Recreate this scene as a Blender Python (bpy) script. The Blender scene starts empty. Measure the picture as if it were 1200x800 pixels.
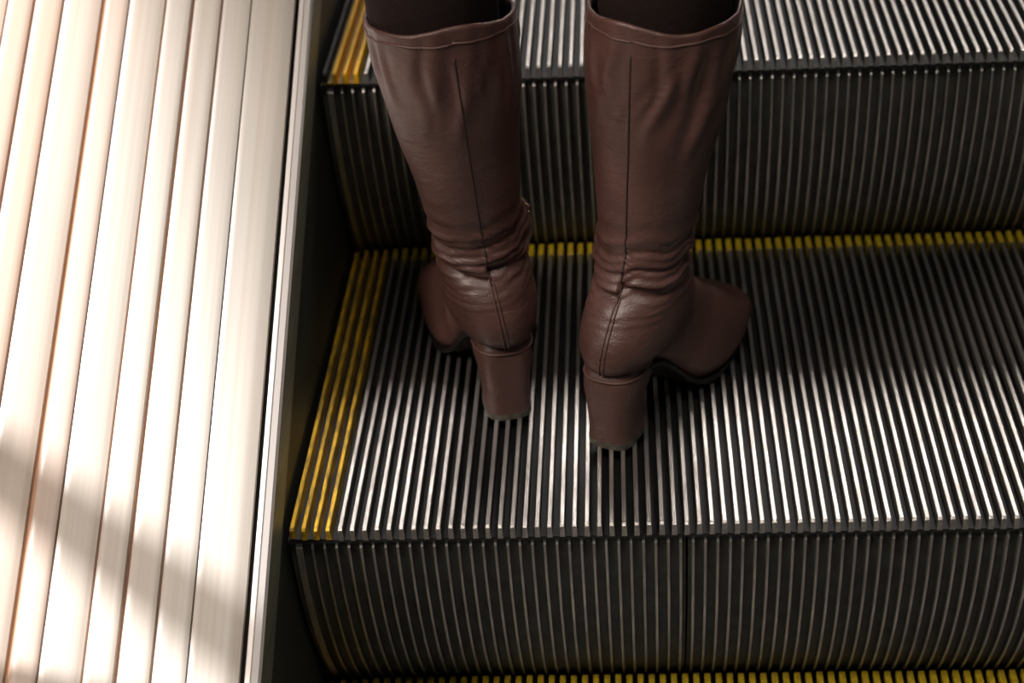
import bpy, math, random
from mathutils import Vector, Matrix, noise
C = bpy.context.scene.collection
sc = bpy.context.scene
rnd = random.Random(4)
pi = math.pi

# ------------------------------------------------------------------ camera
F_PX, PITCH, YAW, ROLL = 2094.53, 0.558937, -0.0790830, -0.0674525
CAM = Vector((0.240657, -0.976498, 0.763097))
cp, sp, cy, sy = math.cos(PITCH), math.sin(PITCH), math.cos(YAW), math.sin(YAW)
fw = Vector((sy*cp, cy*cp, -sp)); rt = Vector((cy, -sy, 0)); up = rt.cross(fw)
R = rt*math.cos(ROLL) + up*math.sin(ROLL); U = -rt*math.sin(ROLL) + up*math.cos(ROLL)
cam = bpy.data.objects.new('camera', bpy.data.cameras.new('camera')); C.objects.link(cam)
m = Matrix((R, U, -fw)).transposed().to_4x4(); m.translation = CAM
cam.matrix_world = m
cam.data.sensor_width = 36; cam.data.lens = F_PX/1200*36
cam.data.clip_start = 0.02
cam.data.dof.use_dof = True
cam.data.dof.focus_distance = 1.24
cam.data.dof.aperture_fstop = 5.0
sc.camera = cam

def ray(px, py):
    return R*((px-600)/F_PX) - U*((py-400)/F_PX) + fw

# ------------------------------------------------------------------ materials
def mat(name, col, rough=.5, metal=0, spec=.5, coat=0, coat_rough=.2):
    m = bpy.data.materials.new(name); m.use_nodes = True
    b = m.node_tree.nodes['Principled BSDF']
    b.inputs['Base Color'].default_value = (*col, 1)
    b.inputs['Roughness'].default_value = rough
    b.inputs['Metallic'].default_value = metal
    b.inputs['Specular IOR Level'].default_value = spec
    b.inputs['Coat Weight'].default_value = coat
    b.inputs['Coat Roughness'].default_value = coat_rough
    return m, m.node_tree, b

def nd(nt, t, **kw):
    n = nt.nodes.new(t)
    for k, v in kw.items():
        if k in n.inputs.keys() if hasattr(n.inputs, 'keys') else False: n.inputs[k].default_value = v
        else: setattr(n, k, v)
    return n

def mottle(name, c1, c2, scale=(60, 60, 60), rough=.5, metal=0, lo=.35, hi=.65, bump=0, bscale=300, r2=None, detail=5, spec=.5, coat=0, coat_rough=.25):
    """two colours of wear mixed by a noise in object space, with optional fine bump"""
    m, nt, b = mat(name, c1, rough, metal, spec, coat, coat_rough)
    tc = nt.nodes.new('ShaderNodeTexCoord'); mp = nt.nodes.new('ShaderNodeMapping')
    mp.inputs['Scale'].default_value = scale
    nt.links.new(tc.outputs['Object'], mp.inputs['Vector'])
    n = nt.nodes.new('ShaderNodeTexNoise'); n.inputs['Scale'].default_value = 1; n.inputs['Detail'].default_value = detail
    nt.links.new(mp.outputs[0], n.inputs['Vector'])
    cr = nt.nodes.new('ShaderNodeValToRGB'); cr.color_ramp.elements[0].position = lo; cr.color_ramp.elements[1].position = hi
    cr.color_ramp.elements[0].color = (*c1, 1); cr.color_ramp.elements[1].color = (*c2, 1)
    nt.links.new(n.outputs['Fac'], cr.inputs['Fac']); nt.links.new(cr.outputs[0], b.inputs['Base Color'])
    if r2 is not None:
        mr = nt.nodes.new('ShaderNodeMapRange'); mr.inputs['From Min'].default_value = lo; mr.inputs['From Max'].default_value = hi
        mr.inputs['To Min'].default_value = rough; mr.inputs['To Max'].default_value = r2
        nt.links.new(n.outputs['Fac'], mr.inputs['Value']); nt.links.new(mr.outputs[0], b.inputs['Roughness'])
    if bump:
        n2 = nt.nodes.new('ShaderNodeTexNoise'); n2.inputs['Scale'].default_value = bscale; n2.inputs['Detail'].default_value = 4
        nt.links.new(tc.outputs['Object'], n2.inputs['Vector'])
        bp = nt.nodes.new('ShaderNodeBump'); bp.inputs['Strength'].default_value = bump; bp.inputs['Distance'].default_value = .001
        nt.links.new(n2.outputs['Fac'], bp.inputs['Height']); nt.links.new(bp.outputs[0], b.inputs['Normal'])
    return m

M = {}
M['cleat'] = mottle('worn_aluminium_cleat', (.46, .42, .39), (.72, .68, .64), (300, 25, 100), rough=.40, r2=.30, metal=.92, bump=.25, bscale=900)
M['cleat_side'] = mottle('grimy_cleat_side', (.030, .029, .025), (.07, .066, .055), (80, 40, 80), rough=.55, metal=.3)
M['groove'] = mottle('dark_groove', (.003, .003, .0025), (.011, .010, .008), (80, 30, 80), rough=.6)
M['yellow'] = mottle('yellow_paint', (.95, .53, .01), (.80, .40, .008), (160, 60, 160), rough=.42, metal=.2, bump=.2, bscale=700)
M['yellow_worn'] = mottle('worn_yellow_paint', (.90, .55, .04), (.40, .25, .05), (260, 45, 160), rough=.40, metal=.6, lo=.42, hi=.62, bump=.3, bscale=700)
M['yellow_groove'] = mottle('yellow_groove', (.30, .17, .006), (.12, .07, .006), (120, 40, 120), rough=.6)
M['yellow_tip'] = mottle('yellow_tip', (.46, .33, .012), (.28, .19, .008), (400, 200, 200), rough=.5, bump=.3, bscale=900)
M['riser'] = mottle('dark_riser_plate', (.045, .047, .039), (.072, .073, .062), (90, 90, 60), rough=.6, metal=.1, bump=.15, bscale=500)
M['ridge'] = mottle('riser_ridge', (.30, .285, .25), (.46, .43, .38), (300, 60, 40), rough=.42, metal=.8, bump=.2, bscale=900)
M['frame'] = mat('step_frame_black', (.01, .01, .01), .6)[0]
M['skirt'] = mottle('dark_skirt', (.020, .024, .018), (.032, .036, .028), (20, 3, 60), rough=.5, metal=.1, lo=.3, hi=.7)
M['band'] = mottle('olive_steel_band', (.20, .20, .14), (.27, .27, .19), (20, 3, 90), rough=.42, metal=.3, lo=.3, hi=.7)
M['trim'] = mat('bright_trim', (.84, .77, .72), .32, .35)[0]
M['gap'] = mat('dark_gap', (.012, .009, .004), .6)[0]
M['sole'] = mottle('dark_sole', (.010, .008, .007), (.020, .015, .013), (80, 80, 80), rough=.4)
M['tip'] = mottle('heel_tip_rubber', (.05, .046, .035), (.10, .09, .07), (200, 200, 200), rough=.6)
M['lining'] = mat('boot_lining', (.008, .006, .006), .8)[0]
M['tights'] = mottle('brown_black_tights', (.013, .007, .006), (.018, .010, .0085), (500, 500, 500), rough=.85, bump=.4, bscale=1500, spec=.15)
M['stitch'] = mat('stitching', (.10, .047, .038), .5)[0]
M['seam_dark'] = mat('dark_seam', (.022, .010, .009), .6)[0]
M['zip'] = mat('zip_teeth', (.45, .30, .18), .35, .8)[0]
M['coat'] = mat('black_wool', (.012, .012, .013), .9)[0]
M['skin'] = mat('skin', (.52, .30, .22), .5)[0]
M['hair'] = mat('dark_hair', (.02, .012, .008), .5)[0]
M['pipe'] = mat('painted_pipe', (.35, .34, .32), .5)[0]

def leather(name, tint=1.0):
    m, nt, b = mat(name, (.07, .03, .024), .40, 0, .55, .12, .28)
    tc = nt.nodes.new('ShaderNodeTexCoord')
    n = nt.nodes.new('ShaderNodeTexNoise'); n.inputs['Scale'].default_value = 22; n.inputs['Detail'].default_value = 6
    nt.links.new(tc.outputs['Object'], n.inputs['Vector'])
    cr = nt.nodes.new('ShaderNodeValToRGB'); cr.color_ramp.elements[0].position = .3; cr.color_ramp.elements[1].position = .72
    cr.color_ramp.elements[0].color = (.058*tint, .0245*tint, .0195*tint, 1); cr.color_ramp.elements[1].color = (.098*tint, .044*tint, .036*tint, 1)
    nt.links.new(n.outputs['Fac'], cr.inputs['Fac']); nt.links.new(cr.outputs[0], b.inputs['Base Color'])
    mp = nt.nodes.new('ShaderNodeMapping'); mp.inputs['Scale'].default_value = (1, 1, 2.6)
    nt.links.new(tc.outputs['Object'], mp.inputs['Vector'])
    w = nt.nodes.new('ShaderNodeTexNoise'); w.inputs['Scale'].default_value = 60; w.inputs['Detail'].default_value = 5; w.inputs['Roughness'].default_value = .6
    w.inputs['Distortion'].default_value = .6
    nt.links.new(mp.outputs[0], w.inputs['Vector'])
    v = nt.nodes.new('ShaderNodeTexVoronoi'); v.inputs['Scale'].default_value = 620; v.feature = 'DISTANCE_TO_EDGE'
    nt.links.new(tc.outputs['Object'], v.inputs['Vector'])
    b1 = nt.nodes.new('ShaderNodeBump'); b1.inputs['Strength'].default_value = .55; b1.inputs['Distance'].default_value = .0018
    nt.links.new(w.outputs['Fac'], b1.inputs['Height'])
    b2 = nt.nodes.new('ShaderNodeBump'); b2.inputs['Strength'].default_value = .35; b2.inputs['Distance'].default_value = .0006
    nt.links.new(v.outputs['Distance'], b2.inputs['Height']); nt.links.new(b1.outputs[0], b2.inputs['Normal'])
    nt.links.new(b2.outputs[0], b.inputs['Normal'])
    mr = nt.nodes.new('ShaderNodeMapRange'); mr.inputs['To Min'].default_value = .33; mr.inputs['To Max'].default_value = .52
    nt.links.new(w.outputs['Fac'], mr.inputs['Value']); nt.links.new(mr.outputs[0], b.inputs['Roughness'])
    return m
M['leather'] = leather("brown_leather", 1.12)
M['heel'] = leather("brown_heel_leather", 1.05)

def deck_material():
    """pale metal slats: every slat its own tint (face colour), long streaks of wear along the slat"""
    m, nt, b = mat('pale_slats', (.8, .76, .72), .38, .0, .5)
    at = nt.nodes.new('ShaderNodeAttribute'); at.attribute_name = 'slat'
    tc = nt.nodes.new('ShaderNodeTexCoord'); mp = nt.nodes.new('ShaderNodeMapping'); mp.inputs['Scale'].default_value = (330, 1.3, 1.3)
    nt.links.new(tc.outputs['Object'], mp.inputs['Vector'])
    n = nt.nodes.new('ShaderNodeTexNoise'); n.inputs['Scale'].default_value = 1; n.inputs['Detail'].default_value = 3
    nt.links.new(mp.outputs[0], n.inputs['Vector'])
    cr = nt.nodes.new('ShaderNodeValToRGB'); cr.color_ramp.elements[0].position = .3; cr.color_ramp.elements[1].position = .6
    cr.color_ramp.elements[0].color = (.93, .88, .84, 1); cr.color_ramp.elements[1].color = (1, 1, 1, 1)
    nt.links.new(n.outputs['Fac'], cr.inputs['Fac'])
    mx = nt.nodes.new('ShaderNodeMix'); mx.data_type = 'RGBA'; mx.blend_type = 'MULTIPLY'; mx.inputs[0].default_value = 1
    nt.links.new(at.outputs['Color'], mx.inputs[6]); nt.links.new(cr.outputs[0], mx.inputs[7])
    nt.links.new(mx.outputs[2], b.inputs['Base Color'])
    return m
M['deck'] = deck_material()

# ------------------------------------------------------------------ mesh helpers
class MB:
    def __init__(s): s.v = []; s.f = []; s.mi = []
    def quadstrip(s, rings, closed=True, mi=0, cap0=False, cap1=False):
        b = len(s.v); n = len(rings[0])
        for r in rings: s.v += [tuple(p) for p in r]
        for i in range(len(rings)-1):
            for j in range(n if closed else n-1):
                k = (j+1) % n
                s.f.append((b+i*n+j, b+i*n+k, b+(i+1)*n+k, b+(i+1)*n+j)); s.mi.append(mi)
        if cap0: s.f.append(tuple(b+j for j in range(n))[::-1]); s.mi.append(mi)
        if cap1: s.f.append(tuple(b+(len(rings)-1)*n+j for j in range(n))); s.mi.append(mi)
    def prism(s, prof0, prof1, mi=0):
        s.quadstrip([prof0, prof1], True, mi, True, True)
    def box(s, x0, x1, y0, y1, z0, z1, mi=0):
        s.prism([(x0, y0, z0), (x1, y0, z0), (x1, y0, z1), (x0, y0, z1)], [(x0, y1, z0), (x1, y1, z0), (x1, y1, z1), (x0, y1, z1)], mi)
    def tube(s, pts, r, n=8, mi=0, cap=True):
        rings = []
        for i, p in enumerate(pts):
            p = Vector(p); a = Vector(pts[max(0, i-1)]); c = Vector(pts[min(len(pts)-1, i+1)])
            t = (c-a).normalized(); q = t.cross(Vector((0, 0, 1)))
            if q.length < .2: q = t.cross(Vector((1, 0, 0)))
            q.normalize(); w = t.cross(q)
            rr = r[i] if isinstance(r, list) else r
            rings.append([p + q*math.cos(2*pi*k/n)*rr + w*math.sin(2*pi*k/n)*rr for k in range(n)])
        s.quadstrip(rings, True, mi, cap, cap)
    def build(s, name, mats, parent=None, smooth=False, fixn=True):
        me = bpy.data.meshes.new(name); me.from_pydata(s.v, [], s.f)
        for mm in (mats if isinstance(mats, (list, tuple)) else [mats]): me.materials.append(mm)
        for p, i in zip(me.polygons, s.mi): p.material_index = i; p.use_smooth = smooth
        if fixn:
            import bmesh
            bm = bmesh.new(); bm.from_mesh(me); bmesh.ops.recalc_face_normals(bm, faces=bm.faces); bm.to_mesh(me); bm.free()
        o = bpy.data.objects.new(name, me); C.objects.link(o)
        if parent: o.parent = parent
        return o

def tag(o, label, cat, group=None):
    o['label'] = label; o['category'] = cat
    if group: o['group'] = group
    return o
def empty(name, loc=(0, 0, 0), rz=0, parent=None):
    o = bpy.data.objects.new(name, None); C.objects.link(o); o.location = loc; o.rotation_euler = (0, 0, rz)
    o.empty_display_size = .05
    if parent: o.parent = parent
    return o

# ------------------------------------------------------------------ escalator steps
P = .0085984; G = .338193; H = .195255; D = .400
RR = .338; W = 115*P
NK = 116
def arc(z): return .0015 + RR - math.sqrt(max(0, RR*RR - z*z))

def cleat(mb, xc, wt, wb, y0, y1, zt, zb, mi=0, c=.0016, side=None):
    a, b = wt/2, wb/2
    e = .0005
    def prof(y, z): return [(xc-b, y, zb), (xc+b, y, zb), (xc+a, y, z-e), (xc+a-e, y, z), (xc-a+e, y, z), (xc-a, y, z-e)]
    n0 = len(mb.mi)
    mb.quadstrip([prof(y0, zt-c), prof(y0+c, zt), prof(y1, zt)], True, mi, True, True)
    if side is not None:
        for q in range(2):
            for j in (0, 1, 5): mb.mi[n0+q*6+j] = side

def make_step(loc, style, seam):
    root = empty('escalator_step', loc)
    r2 = random.Random(style)
    # tread: plain cleats 4..112
    mb = MB()
    mb.box(-.0035, W+.0035, .0012, D, -.0118, -.0105, 1)
    mb.box(-.0035, W+.0035, .030, D+.003, -.022, -.0118, 1)
    for k in range(4, NK-4):
        x = k*P + r2.uniform(-.00012, .00012)
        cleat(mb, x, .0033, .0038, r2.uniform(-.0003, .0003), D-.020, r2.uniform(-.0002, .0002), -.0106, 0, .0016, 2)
    if seam: pass
    mb.build('tread', [M['cleat'], M['groove'], M['cleat_side']], root)
    # yellow side strips
    for side in (0, 1):
        mb = MB()
        ks = range(0, 4) if side == 0 else range(NK-4, NK)
        for k in ks:
            edge = (k == 0 or k == NK-1)
            cleat(mb, k*P, .0033, .0040, 0.0 if not edge else .002, D-.002, 0 if not edge else -.001, -.0095, 2 if (edge and style == 1) else 0)
        x0 = ks[0]*P-.002; x1 = ks[-1]*P+.002
        mb.box(x0, x1, .001, D-.002, -.0103, -.0094, 1)
        ym = M['yellow'] if style == 1 else M['yellow_worn']
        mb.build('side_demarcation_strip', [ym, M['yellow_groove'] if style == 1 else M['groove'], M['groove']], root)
    # yellow comb of teeth along the back edge
    mb = MB()
    for k in range(4, NK-4):
        cleat(mb, k*P, .0046, .0048, D-.0198, D, r2.uniform(-.0008, .0), -.0104, 0, .0006)
    mb.build('rear_demarcation_strip', [M['yellow_tip']], root)
    # riser: curved plate, with ridges in line with the grooves
    mb = MB()
    zs = [-.0125 - i*(H+.016-.0125)/20 for i in range(21)]
    def plate(xa, xb):
        rings = []
        for z in zs: rings.append([(xa, arc(z)+.0040, z), (xb, arc(z)+.0040, z), (xb, arc(z)+.010, z), (xa, arc(z)+.010, z)])
        mb.quadstrip(rings, True, 0, True, True)
    if seam:
        xs = 32*P + P*.0
        plate(-.0035, xs-.0007); plate(xs+.0007, W+.0035)
    else: plate(-.0035, W+.0035)
    mb.box(-.0035, W+.0035, .0004, .0125, -.0126, -.0118, 1)      # thin lip under the nosing
    for k in range(0, NK-1):
        x = (k+.5)*P + r2.uniform(-.0001, .0001)
        hw = .0009
        if k == 0: x -= .0008; hw = .0024
        if k == NK-2: x += .0008; hw = .0024
        rings = []
        for i, z in enumerate(zs):
            zz = z if i else z-.0005
            y = arc(z); y2 = y+.0042
            d = hw+.0003
            if i == 0: rings.append([(x-hw, y+.0038, zz), (x+hw, y+.0038, zz), (x+d, y2, zz+.0003), (x-d, y2, zz+.0003)])
            if i == 0: zz = z-.0060; y = arc(zz)
            rings.append([(x-hw, y, zz), (x+hw, y, zz), (x+d, y2, zz), (x-d, y2, zz)])
        n0 = len(mb.mi); mb.quadstrip(rings, True, 2, True, True)
        for q in range(n0, len(mb.mi)-2):
            if (q-n0) % 4 in (1, 3): mb.mi[q] = 0
        mb.mi[n0] = 3  # lighter metal on each ridge's top cut, painted in for the light it catches
    mb.build('riser', [M['riser'], M['groove'], M['ridge'], M['cleat']], root)
    # side yokes that carry the step on its rollers
    for x in (.004, W-.012):
        mb = MB()
        mb.prism([(x, .02, -.0305), (x, .385, -.0305), (x, .36, -.06), (x, .10, -.15), (x, .07, -.15)],
                 [(x+.008, .02, -.0305), (x+.008, .385, -.0305), (x+.008, .36, -.06), (x+.008, .10, -.15), (x+.008, .07, -.15)])
        mb.build('side_frame', M['frame'], root)
    return root

labels = {
    1: 'upper escalator step with bright yellow left edge, behind the boots',
    0: 'middle escalator step with grooved metal tread, the one the boots stand on',
    -1: 'lowest escalator step showing only a row of yellow teeth at the bottom of the picture',
}
for i in (1, 0, -1):
    st = make_step((0, i*G, i*H), i, i == 0)
    tag(st, labels[i], 'escalator step', 'escalator steps')

# ------------------------------------------------------------------ skirt, trim, slatted deck (all run up the slope)
S = Vector((0, math.cos(pi/6), math.sin(pi/6)))
L0, L1 = -1.1, 2.2
def run(mb, prof, mi=0, closed=True, a=L0, b=L1, n=1):
    """prof: (x, height above the line of the nosings)"""
    rings = []
    for i in range(n+1):
        t = a+(b-a)*i/n
        rings.append([(x, 0+S.y*t, z+S.z*t) for x, z in prof])
    mb.quadstrip(rings, closed, mi, closed, closed)

SX = -.0055
def sides(mx, ref, lab):
    f = (lambda x: x) if mx == 0 else (lambda x: W - x)
    root = empty('escalator_skirt')
    mb = MB(); run(mb, [(f(SX-.001), .0), (f(SX-.001), -.34), (f(SX-.012), -.34), (f(SX-.012), .0)])
    mb.build('skirt_panel', M['skirt'], root)
    b0, b1 = SX-.012, W+.012
    mb = MB(); run(mb, [(b0, -.335), (b0, -.36), (b1, -.36), (b1, .02), (b1-.005, .02), (b1-.005, -.335)])
    mb.build('truss_pan', M['frame'], root)
    mb = MB(); run(mb, [(f(SX), .040), (f(SX+.0006), .022), (f(SX), .0005), (f(SX-.0065), .0005), (f(SX-.0065), .040)])
    mb.build('steel_band', M['band'], root)
    mb = MB(); run(mb, [(f(SX+.0004), .0403), (f(SX-.0012), .0432), (f(SX-.0052), .0452), (f(SX-.0060), .0462), (f(SX-.0088), .0462), (f(SX-.0094), .0455), (f(SX-.0094), .0403)])
    mb.build('edge_trim', M['trim'], root)
    tag(root, lab, 'skirt')
    return root
sides(0, None, 'dark metal skirt with a bright trim strip on its edge, left of the steps')

# slat edges read across the deck (x at the height of the deck), then tint
deck_z = lambda x: .046 + .06*(-x)
px_edges = [311, 256, 218, 180, 144, 97, 63, 11, -27, -62, -112, -150, -190]
def px_to_x(px):
    # solve for x on the deck profile so that the slope line through it crosses picture row 400 there
    lo, hi = -.9, .05
    vpx, vpy = 639.63, -3567.98
    for _ in range(50):
        x = (lo+hi)/2
        d = Vector((x, 0, deck_z(x)))-CAM; zz = d.dot(fw)
        u, w = 600+F_PX*d.dot(R)/zz, 400-F_PX*d.dot(U)/zz
        q = vpx+(400-vpy)/(w-vpy)*(u-vpx)
        if q < px: lo = x
        else: hi = x
    return x
edges = [px_to_x(p) for p in px_edges]
tints = [tuple(a*b for a, b in zip(q, (.66, .605, .545))) for q in [(.72, .71, .70), (.74, .735, .73), (.73, .71, .69), (.72, .70, .68), (.70, .67, .65), (.66, .57, .53), (.68, .62, .58), (.62, .50, .44), (.60, .48, .42), (.64, .54, .48), (.66, .6, .56)]]
drop = [.0034, .0006, .0010, .0008, .0034, .0006, .0040, .0010, .0012, .0020, .002]
groove_w = [.0012, .0024, .0034, .0028, .0018, .0054, .0026, .003, .0024, .003, .002, .003, .002, .003, .002]
mb = MB(); cols = []
for i in range(len(edges)-1):
    a, b = edges[i], edges[i+1]             # a right, b left
    g = groove_w[i]/2
    if i == 0: ga = 0
    else: ga = groove_w[i-1]/2
    a -= ga; b += g
    w = a-b; n = 14
    prof = []
    for j in range(n+1):
        t = j/n; x = a-w*t
        dome = .0014*(1-abs(2*t-1)**5) - drop[i % len(drop)]*(1-t)**2
        if i == 0: dome = -.0042*(max(0, .38-t)/.38)**2 - .0010*(max(0, t-.93)/.07)**2
        prof.append((x, deck_z(x)+dome))
    prof += [(b, deck_z(b)-.010), (a, deck_z(a)-.010)]
    nf = len(mb.f); run(mb, prof); cols += [tints[i % len(tints)]]*(len(mb.f)-nf)
deck = empty('escalator_deck')
o = mb.build('slatted_panel', M['deck'], deck, fixn=False)
at = o.data.attributes.new('slat', 'FLOAT_COLOR', 'FACE')
for k, c in enumerate(cols): at.data[k].color = (*c, 1)
for p in o.data.polygons:
    p.use_smooth = True
import bmesh
bm = bmesh.new(); bm.from_mesh(o.data); bmesh.ops.recalc_face_normals(bm, faces=bm.faces); bm.to_mesh(o.data); bm.free()
md = o.modifiers.new('e', 'EDGE_SPLIT'); md.split_angle = math.radians(35)
M['backing'] = mat('brown_backing', (.34, .17, .09), .6)[0]
mb = MB(); run(mb, [(edges[0]-.002, deck_z(edges[0])-.0065), (edges[-1], deck_z(edges[-1])-.0065), (edges[-1], deck_z(edges[-1])-.012), (edges[0]-.002, deck_z(edges[0])-.012)])
mb.build('backing_sheet', M['backing'], deck)
f0 = SX-.0075
mb = MB(); run(mb, [(f0, .016), (edges[0]-.010, .016), (edges[0]-.010, .010), (f0, .010)])
mb.build('gap_gasket', M['gap'], deck)
tag(deck, 'pale pinkish white deck of long parallel slats sloping up along the left side', 'escalator deck')

# ------------------------------------------------------------------ boots
KEYS = [  # back point (y, z), front point (y, z), half width, exponent
    (.002, .320, .105, .320, .0510, 2.1),
    (.003, .285, .104, .285, .0505, 2.1),
    (.007, .245, .100, .245, .0460, 2.1),
    (.012, .205, .094, .208, .0400, 2.1),
    (.016, .165, .088, .172, .0355, 2.1),
    (.018, .138, .086, .150, .0330, 2.1),
    (.014, .122, .089, .135, .0325, 2.1),
    (.004, .106, .095, .120, .0330, 2.1),
    (-.004, .090, .104, .107, .0345, 2.15),
    (-.006, .077, .115, .097, .0345, 2.2),
    (-.003, .067, .126, .089, .0325, 2.2),
    (.008, .0600, .135, .083, .0290, 2.2),
    (.030, .056, .145, .077, .0285, 2.3),
    (.056, .048, .156, .070, .0300, 2.4),
    (.078, .032, .167, .062, .0335, 2.4),
    (.100, .015, .178, .056, .0385, 2.4),
    (.125, .0075, .190, .050, .0420, 2.4),
    (.155, .0068, .205, .044, .0430, 2.4),
    (.188, .0068, .220, .038, .0395, 2.4),
    (.214, .0075, .231, .031, .0290, 2.3),
    (.228, .011, .237, .025, .0155, 2.2),
]
KEYS = [k if i < 9 else ((.045+(k[0]-.045)*.86 if k[0] > .045 else k[0]), k[1], .10+(k[2]-.10)*.80, k[3], k[4], k[5]) for i, k in enumerate(KEYS)]
KEYS = [k if i < 15 else (k[0], k[1]-.0030, k[2], k[3], k[4]*1.06, 2.9) for i, k in enumerate(KEYS)]
def crom(ks, t):
    i = min(int(t), len(ks)-2); u = t-i
    p0, p1, p2, p3 = ks[max(0, i-1)], ks[i], ks[i+1], ks[min(len(ks)-1, i+2)]
    return [.5*(2*b + (c-a)*u + (2*a-5*b+4*c-d)*u*u + (3*b-a-3*c+d)*u**3) for a, b, c, d in zip(p0, p1, p2, p3)]
def sg(x, e): return math.copysign(abs(x)**e, x)

def make_boot(parent, origin, theta, inner, lean, widen, seed):
    """origin: centre of the back of the heel on the tread. theta: turn of the toe (towards +x positive). inner: +1 if the inner ankle is towards local +x."""
    ct, st = math.cos(theta), math.sin(theta)
    ox, oy = origin
    lean = (lean[0]-ox-.0535*st, lean[1]-oy-.0535*ct)
    def to_world(x, y, z):
        s = max(0, (z-.065)/.255)**.8
        return Vector((ox + x*ct + y*st + lean[0]*s, oy - x*st + y*ct + lean[1]*s, z))
    def sec(t, phi, off=0.0):
        yb, zb, yt, zt, w, n = crom(KEYS, t)
        c, s = -math.cos(phi), math.sin(phi)
        e = 2/n
        if t > 12.5 and c < 0: e = 2/(n+min(1, t-12.5)*2.2)
        cc, ss = sg(c, e), sg(s, e)
        my, mz = (yb+yt)/2, (zb+zt)/2; hy, hz = (yt-yb)/2, (zt-zb)/2
        L = math.hypot(hy, hz) or 1e-6
        x = (w+off)*ss; k = (L+off)/L
        # forefoot sections are fuller below, shaft sections symmetric
        return Vector((x, my+hy*cc*k, mz+hz*cc*k))
    NS = 144
    ns = Vector((seed*13.1, seed*7.7, 0))
    def fold(v, t, phi):
        """how far the leather stands out here"""
        z = v.z; d = 0
        back = math.cos(phi)                      # 1 at the back seam, -1 at the front
        q = Vector((v.x, v.y, z))
        # broad unevenness
        d += .0016*noise.noise(q*22+ns)*min(1, max(0, (z-.07)/.05))
        # gathers below the top band
        if z > .235:
            f = math.exp(-((z-.292)/.022)**2)
            d += .0022*f*math.sin(phi*17+3*noise.noise(Vector((phi*2, z*30, seed))))*(.5+.8*noise.noise(Vector((phi*3, 0, seed+5))))
            d += .0034*math.exp(-((z-.262)/.03)**2)*max(0, noise.noise(Vector((phi*3.2-z*26, z*9, seed+2))))
        if inner < 0:                             # pulled folds at the top of the right boot
            for pa, za, pb, zb_, am, wd in ((1.20, .296, .95, .225, .0026, .10), (.62, .292, .24, .250, .0026, .085), (.40, .285, .12, .262, .0018, .06)):
                u = min(1, max(0, (za-z)/(za-zb_))); pc = pa+(pb-pa)*u
                dd_ = math.atan2(math.sin(phi-pc), math.cos(phi-pc))
                fade = math.sin(pi*min(1, max(0, (za+.004-z)/(za-zb_+.012))))
                d += am*fade*(math.exp(-(dd_/wd)**2)-.6*math.exp(-((dd_+wd*1.8)/wd)**2))
        else:
            for pc, am in ((.08, .0016), (.30, .0018), (-.25, .0014), (.62, .0016)):
                dd_ = math.atan2(math.sin(phi-pc-(z-.28)*3), math.cos(phi-pc-(z-.28)*3))
                d += am*math.exp(-(dd_/.07)**2)*math.exp(-((z-.280)/.016)**2)
        # slouch wrinkles through the ankle
        g = math.exp(-((z-.142)/.026)**2)
        zz = z + .006*math.cos(phi*1.0+seed)+.004*noise.noise(Vector((phi*1.6, z*20, seed+9)))
        d += .0023*g*math.sin(zz*2*pi/.017)*(.6+.7*noise.noise(Vector((phi*1.3, z*14, seed+3))))
        d += .0011*g*math.sin(zz*2*pi/.0065+2*noise.noise(Vector((phi*3, z*50, seed+4))))
        # one deep crease above the heel counter
        zc = .122 + .004*math.sin(phi*1.5+seed)
        d += -.0030*math.exp(-((z-zc)/.0035)**2)*max(0, back+.35) + .0026*math.exp(-((z-zc-.009)/.006)**2)*max(0, back+.3)
        for k_, zo in enumerate((.112, .107, .102)):
            d += .0006*math.exp(-((z-zo-.002*math.sin(phi*2))/.0016)**2)*max(0, math.cos(phi-.5*inner*-1))
        # bulge where the zip ends at the inner ankle, crumpled
        pin = pi/2*1.25
        dphi = (phi if inner > 0 else 2*pi-phi) - pin
        b = math.exp(-(dphi/.42)**2 - ((z-.140)/.018)**2)
        d += .0125*b*(1+.5*noise.noise(q*110+ns))
        # hollow below it at the instep
        return d
    mb = MB()
    NT = 230
    rings = []; cent = []
    T1 = len(KEYS)-1
    for i in range(NT+1):
        t = T1*i/NT
        ring = []
        for j in range(NS):
            phi = 2*pi*j/NS
            v = sec(t, phi); vo = sec(t, phi, .001)
            nrm = (vo-v)
            nrm = nrm.normalized() if nrm.length > 1e-9 else Vector((0, 0, 1))
            if t < 14: v = v + nrm*fold(v, t, phi)*(1 if v.z > .075 else .3)
            # flatten the underside of the forefoot
            if t > 12: v.z = max(v.z, crom(KEYS, t)[1]-.0002)
            if t < 4: v.x *= 1+widen*(1-t/4); v.y = .055+(v.y-.055)*(1+widen*(1-t/4))
            if t < .6:
                v.z += (.0035*math.sin(phi*2+seed*1.3)+.0012*math.sin(phi*5+seed))*(1-t/.6)
            ring.append(to_world(*v))
        rings.append(ring)
    # inner wall of the shaft
    inn = []
    for i in range(0, 60, 3):
        ring = []
        c = sum((Vector(p) for p in rings[i]), Vector())/NS
        for p in rings[i]:
            d = (c-p); d.z = 0; d.normalize(); ring.append(p + d*(.0030))
        inn.append(ring)
    top = [[p + (Vector(q)-Vector(p))*.5 + Vector((0, 0, .0012)) for p, q in zip(rings[0], inn[0])]]
    nmain = 0
    mb.quadstrip(inn[::-1], True, 1)
    mb.quadstrip([inn[0]]+top+[rings[0]], True, 0)
    mb.quadstrip(rings, True, 0, False, True)
    boot = mb.build('boot', [M['leather'], M['lining']], parent, smooth=True)
    # weld the rows together
    bm = bmesh.new(); bm.from_mesh(boot.data); bmesh.ops.remove_doubles(bm, verts=bm.verts, dist=.00002)
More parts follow.
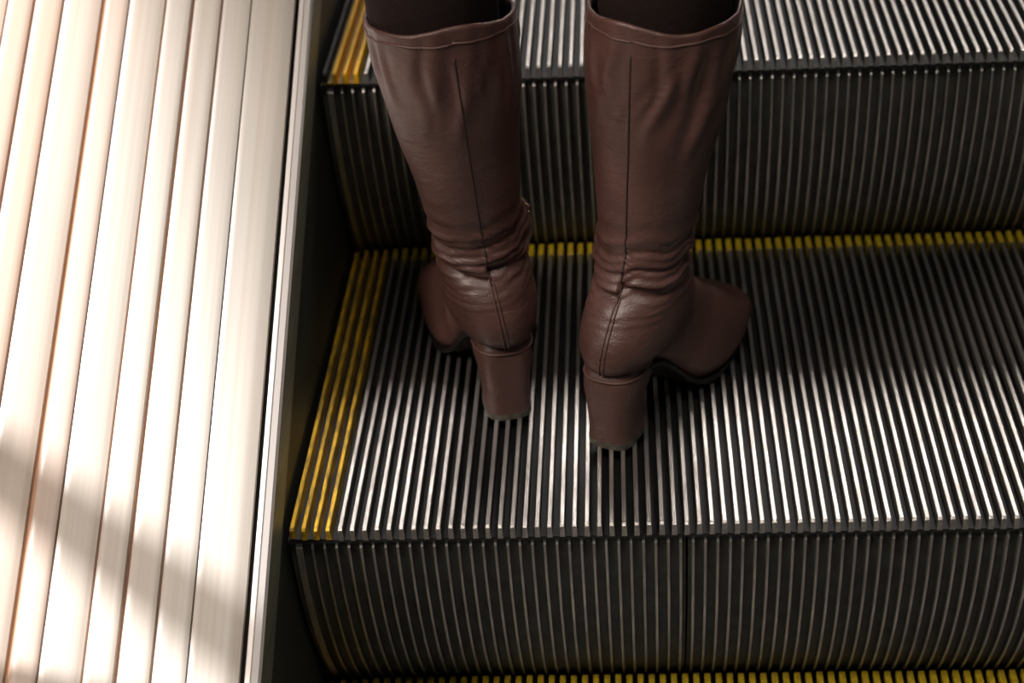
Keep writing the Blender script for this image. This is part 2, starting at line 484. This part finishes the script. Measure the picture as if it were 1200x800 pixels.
    bmesh.ops.recalc_face_normals(bm, faces=bm.faces); bm.to_mesh(boot.data); bm.free()
    for p in boot.data.polygons: p.use_smooth = True

    # back seam: dark single line on the shaft, raised double piping on the counter
    def surf(t, phi, off):
        i = t*NT/T1; j = phi*NS/(2*pi)
        i0 = min(NT-1, int(i)); fi = i-i0; j0 = int(math.floor(j)); fj = j-j0
        g = lambda a, b: Vector(rings[a][b % NS])
        p = (g(i0, j0)*(1-fj)+g(i0, j0+1)*fj)*(1-fi) + (g(i0+1, j0)*(1-fj)+g(i0+1, j0+1)*fj)*fi
        n = (g(i0, j0+1)-g(i0, j0-1)).cross(g(min(NT, i0+1), j0)-g(max(0, i0-1), j0))
        c = sum((Vector(q) for q in rings[i0][::12]), Vector())/(NS/12)
        n.normalize()
        if n.dot(p-c) < 0: n = -n
        return p+n*off
    mb = MB(); mb.tube([surf(.55+(6.4-.55)*i/90, 0, .00005) for i in range(91)], .0007, 6)
    mb.build('back_seam', M['seam_dark'], boot, True)
    for dph in (-.035, .035):
        mb = MB(); mb.tube([surf(6.2+(10.3-6.2)*i/50, dph, .0002) for i in range(51)], .0008, 6)
        mb.build('heel_seam', M['stitch'], boot, True)
    # stitched edge around the top
    mb = MB(); mb.tube([surf(.30+.03*math.sin(k*.35), 2*pi*k/96, .0001) for k in range(97)], .0008, 6)
    mb.build('top_stitching', M['stitch'], boot, True)
    # zip tape end at the inner ankle
    pin = pi/2*1.25 if inner > 0 else 2*pi-pi/2*1.25
    mb = MB()
    for k in range(16):
        p = surf(4.25+.06*k, pin-.18*inner, .0004)
        mb.tube([p-Vector((0, 0, .0006)), p+Vector((0, 0, .0006))], .0008, 6)
    mb.build('zip_end', M['zip'], boot, True)

    # heel block
    def loop(yc, hy, hx, z, n=3.2, N=40, flat=.0):
        out = []
        for k in range(N):
            a = 2*pi*k/N
            x = hx*sg(math.cos(a), 2/n); y = hy*sg(math.sin(a), 2/n)
            if y > 0: y = min(y, hy*.86)
            out.append((x, yc+y, z))
        return out
    hk = [(.0205, .0205, .0175, .0055), (.0205, .0203, .0173, .012), (.021, .0208, .0178, .024), (.0225, .0225, .0192, .036), (.0250, .0250, .0215, .046), (.0265, .0265, .0215, .053), (.0275, .0270, .0210, .059), (.030, .0240, .0180, .066)]
    mb = MB(); rr = []
    for (yc, hy, hx, z) in hk:
        r_ = loop(yc, hy, hx, z)
        r_ = [to_world(x, y, zz + (.0 if z < .05 else -.10*max(0, y-.02)*(z-.05)/.01*1.0)) for x, y, zz in r_]
        rr.append(r_)
    mb.quadstrip(rr, True, 0, True, True)
    heel = mb.build('heel', M['heel'], boot, True)
    heel.modifiers.new('e', 'EDGE_SPLIT').split_angle = math.radians(50)
    mb = MB()
    mb.quadstrip([[to_world(*p) for p in loop(.0205, .0203, .0175, 0)], [to_world(*p) for p in loop(.0205, .0208, .0179, .0052)]], True, 0, True, True)
    mb.build('heel_tip', M['tip'], boot)
    # counter rand: fine line where the boot meets the heel
    mb = MB(); pts = []
    for k in range(41):
        a = pi + pi*k/40
        pts.append(to_world(.0222*sg(math.cos(a), 2/2.6), .027+.0272*sg(math.sin(a), 2/2.6), .0585))
    mb.tube(pts, .0009, 6); mb.build('heel_rand', M['stitch'], boot, True)
    # outsole of shank and forefoot
    mb = MB(); top = []; bot = []
    rings2 = []
    for i in range(61):
        t = 12.2 + (T1-12.2)*i/60
        yb, zb, yt, zt, w, n = crom(KEYS, t)
        ww = w*(.74 if t < 14 else .74+.19*min(1, (t-14)/2))
        if t > 19: ww = w*.92+.001
        th = .0025 if t < 14.5 else .0032
        zbot = max(0.0, zb-th)
        y = yb + (.004 if t > 19.5 else 0)
        rings2.append([to_world(-ww, y, zbot), to_world(ww, y, zbot), to_world(ww*1.03, y, zb+.0012), to_world(-ww*1.03, y, zb+.0012)])
    mb.quadstrip(rings2, True, 0, True, True)
    mb.build('outsole', M['sole'], boot)
    return boot, to_world

# ------------------------------------------------------------------ the person
person_root = None
def skin_body():
    me = bpy.data.meshes.new('person')
    V, E, Rd = [], [], []
    def add(p, r, frm=None):
        V.append(p); Rd.append(r if isinstance(r, tuple) else (r, r))
        if frm is not None: E.append((frm, len(V)-1))
        return len(V)-1
    px, py = .190, .215
    pel = add((px, py, .86), (.135, .10))
    for (bx, by, sx) in ((.113, .153, -1), (.268, .146, 1)):
        tb = [(.052*sx*1.35, .02, .80, .088), (.07*sx*1.1, .03, .68, .076), (.075*sx, .045, .56, .060), (.077*sx, .045, .48, .052)]
        prev = pel
        for dx, dy, z, r in tb:
            prev = add((px+dx, py+dy-.03, z), r, prev)
        prev = add((bx, by+.006, .41), .0500, prev)
        prev = add((bx, by, .35), .0505, prev)
        prev = add((bx, by+.001, .29), .0475, prev)
        prev = add((bx*.7+.3*(.123 if sx < 0 else .250), by+.010, .22), .040, prev)
    w_ = add((px, py, .99), (.115, .085), pel)
    ch = add((px, py+.005, 1.15), (.13, .09), w_)
    sh = add((px, py, 1.30), (.12, .08), ch)
    nk = add((px, py, 1.385), (.05, .05), sh)
    hd = add((px, py+.02, 1.47), (.072, .085), nk)
    hd2 = add((px, py+.02, 1.55), (.070, .085), hd)
    for sx in (-1, 1):
        a = add((px+.155*sx, py, 1.30), .048, sh)
        b = add((px+.20*sx, py+.0, 1.17), .042, a)
        c = add((px+.215*sx, py+.02, 1.02), .036, b)
        d = add((px+.19*sx, py+.15, .93), .028, c)
        e = add((px+.17*sx, py+.20, .92), (.022, .034), d)
        for q in range(4):
            f1 = add((px+.17*sx+(q-1.5)*.017, py+.245, .915-.004*abs(q-1)), .0085, e)
            f2 = add((px+.17*sx+(q-1.5)*.018, py+.268, .905), .0078, f1)
            add((px+.17*sx+(q-1.5)*.018, py+.280-.004*abs(q-1.5), .885), .0068, f2)
        t1 = add((px+.17*sx-.034*sx, py+.215, .912), .0095, e)
        add((px+.17*sx-.040*sx, py+.242, .905), .008, t1)
    me.from_pydata(V, E, [])
    o = bpy.data.objects.new('person', me); C.objects.link(o)
    md = o.modifiers.new('skin', 'SKIN'); md.use_smooth_shade = True
    sk = me.skin_vertices[0].data if me.skin_vertices else None
    if sk is None:
        bpy.context.view_layer.objects.active = o
        sk = me.skin_vertices[0].data
    for i, r in enumerate(Rd): sk[i].radius = r; sk[i].use_root = (i == 0)
    ss = o.modifiers.new('sub', 'SUBSURF'); ss.levels = 2; ss.render_levels = 2
    dg = bpy.context.evaluated_depsgraph_get()
    ev = bpy.data.meshes.new_from_object(o.evaluated_get(dg))
    bpy.data.objects.remove(o)
    ev.name = 'person'
    ev.materials.clear(); ev.materials.append(M['tights']); ev.materials.append(M['skin'])
    for p in ev.polygons:
        c = p.center; p.use_smooth = True
        p.material_index = 1 if (c.z > 1.33 or (c.y > py+.14 and .86 < c.z < .96 and abs(c.x-px) > .1)) else 0
    o = bpy.data.objects.new('person', ev); C.objects.link(o)
    return o, px, py
body, bx_, by_ = skin_body()
tag(body, 'person standing with back turned, in brown knee boots and dark tights, on the middle step', 'person')

mkL = make_boot(body, (.1490, .1290), math.radians(-13), +1, (.117, .153), 0.0, 1)
mkR = make_boot(body, (.2190, .0890), math.radians(25), -1, (.268, .146), 0.0, 2)

# clothing above the picture: a dark coat, and hair
def ell(mb, cx, cy, z, a, b, N=40): return [(cx+a*math.cos(2*pi*k/N), cy+b*math.sin(2*pi*k/N), z+.004*math.sin(6*2*pi*k/N)) for k in range(N)]
mb = MB()
mb.quadstrip([ell(mb, bx_, by_, z, a, b) for z, a, b in [(.66, .205, .150), (.74, .20, .145), (.86, .185, .135), (.99, .150, .115), (1.12, .160, .120), (1.24, .170, .118), (1.33, .120, .095), (1.37, .066, .066)]], True, 0)
o = mb.build('coat', M['coat'], body, True); s_ = o.modifiers.new('s', 'SOLIDIFY'); s_.thickness = .004
for sx in (-1, 1):
    mb = MB()
    mb.tube([(bx_+.13*sx, by_, 1.31), (bx_+.165*sx, by_, 1.27), (bx_+.20*sx, by_, 1.17), (bx_+.215*sx, by_+.02, 1.02), (bx_+.205*sx, by_+.08, .975), (bx_+.19*sx, by_+.15, .93)], [.062, .060, .056, .050, .046, .042], 20)
    mb.build('sleeve', M['coat'], body, True)
mb = MB()
mb.quadstrip([ell(mb, bx_, by_+dy, z, a, b) for z, a, b, dy in [(1.40, .075, .05, -.03), (1.46, .088, .075, -.012), (1.53, .090, .090, .0), (1.59, .078, .088, .010), (1.625, .045, .055, .015), (1.634, .01, .012, .015)]], True, 0, False, True)
mb.build('hair', M['hair'], body, True)

# ------------------------------------------------------------------ light
def look(o, tgt):
    d = Vector(tgt)-o.location; o.rotation_euler = d.to_track_quat('-Z', 'Y').to_euler()
def area(name, loc, tgt, sx, sy, power, col):
    l = bpy.data.lights.new(name, 'AREA'); l.shape = 'RECTANGLE'; l.size = sx; l.size_y = sy; l.energy = power; l.color = col
    o = bpy.data.objects.new(name, l); C.objects.link(o); o.location = loc; look(o, tgt); return o
def spot(name, loc, tgt, power, col, rad, ang=60, blend=.6):
    l = bpy.data.lights.new(name, 'SPOT'); l.energy = power; l.color = col; l.shadow_soft_size = rad; l.spot_size = math.radians(ang); l.spot_blend = blend
    o = bpy.data.objects.new(name, l); C.objects.link(o); o.location = loc; look(o, tgt); return o
KEY = Vector((-2.45, .25, 3.0))
spot('downlight', KEY, (-2.45, .25, 0), 2200, (.98, .985, 1), .065, 82, .10)
area('soft_area_light', (-1.65, -1.35, 2.4), (.15, .1, .1), .9, .8, 72, (1, .88, .78))
area('soft_area_light', (.45, -1.25, 3.3), (.35, .05, .0), .9, .7, 34, (1, .93, .86))  # added fill with no known lamp behind it, lifts risers and boots
area('ceiling_strip_light', (.55, 3.3, 3.2), (.45, .1, 0), 2.6, .9, 85, (1, .94, .90))
w = bpy.data.worlds.new('world'); sc.world = w; w.use_nodes = True
w.node_tree.nodes['Background'].inputs[0].default_value = (.9, 1, .95, 1)
w.node_tree.nodes['Background'].inputs[1].default_value = .035

# added out-of-view rail, made up to throw the shadow band on the slats
def on_deck(px, py):
    d = ray(px, py); n = Vector((.06, -.5, math.cos(pi/6))); q = Vector((0, 0, .048))
    t = (q-CAM).dot(n)/d.dot(n); return CAM+d*t
A_, B_ = on_deck(0, 552), on_deck(262, 735)
fr = .20
a_, b_ = A_+(KEY-A_)*fr, B_+(KEY-B_)*fr
dd = (b_-a_).normalized()
e0, e1 = a_-dd*.9, b_+dd*.17
rail = empty('shadow_rail')
mb = MB(); mb.tube([e0-dd*.03, e0, a_, b_, e1, e1+dd*.02], .021, 20); mb.build('rail', M['pipe'], rail, True)
for e in (e0, e1):
    mb = MB(); mb.tube([e, Vector((e.x, e.y, -1.2))], .019, 16); mb.build('post', M['pipe'], rail, True)
    mb = MB(); mb.tube([Vector((e.x, e.y, -1.2)), Vector((e.x, e.y, -1.212))], .055, 24); mb.build('base_plate', M['pipe'], rail)
tag(rail, 'added grey rail left of the slatted deck, outside the picture, there to cast the shadow on the slats', 'railing')

# ------------------------------------------------------------------ view
sc.view_settings.view_transform = 'Standard'; sc.view_settings.look = 'None'
sc.view_settings.exposure = 0; sc.view_settings.gamma = 1; sc.view_settings.use_curve_mapping = False
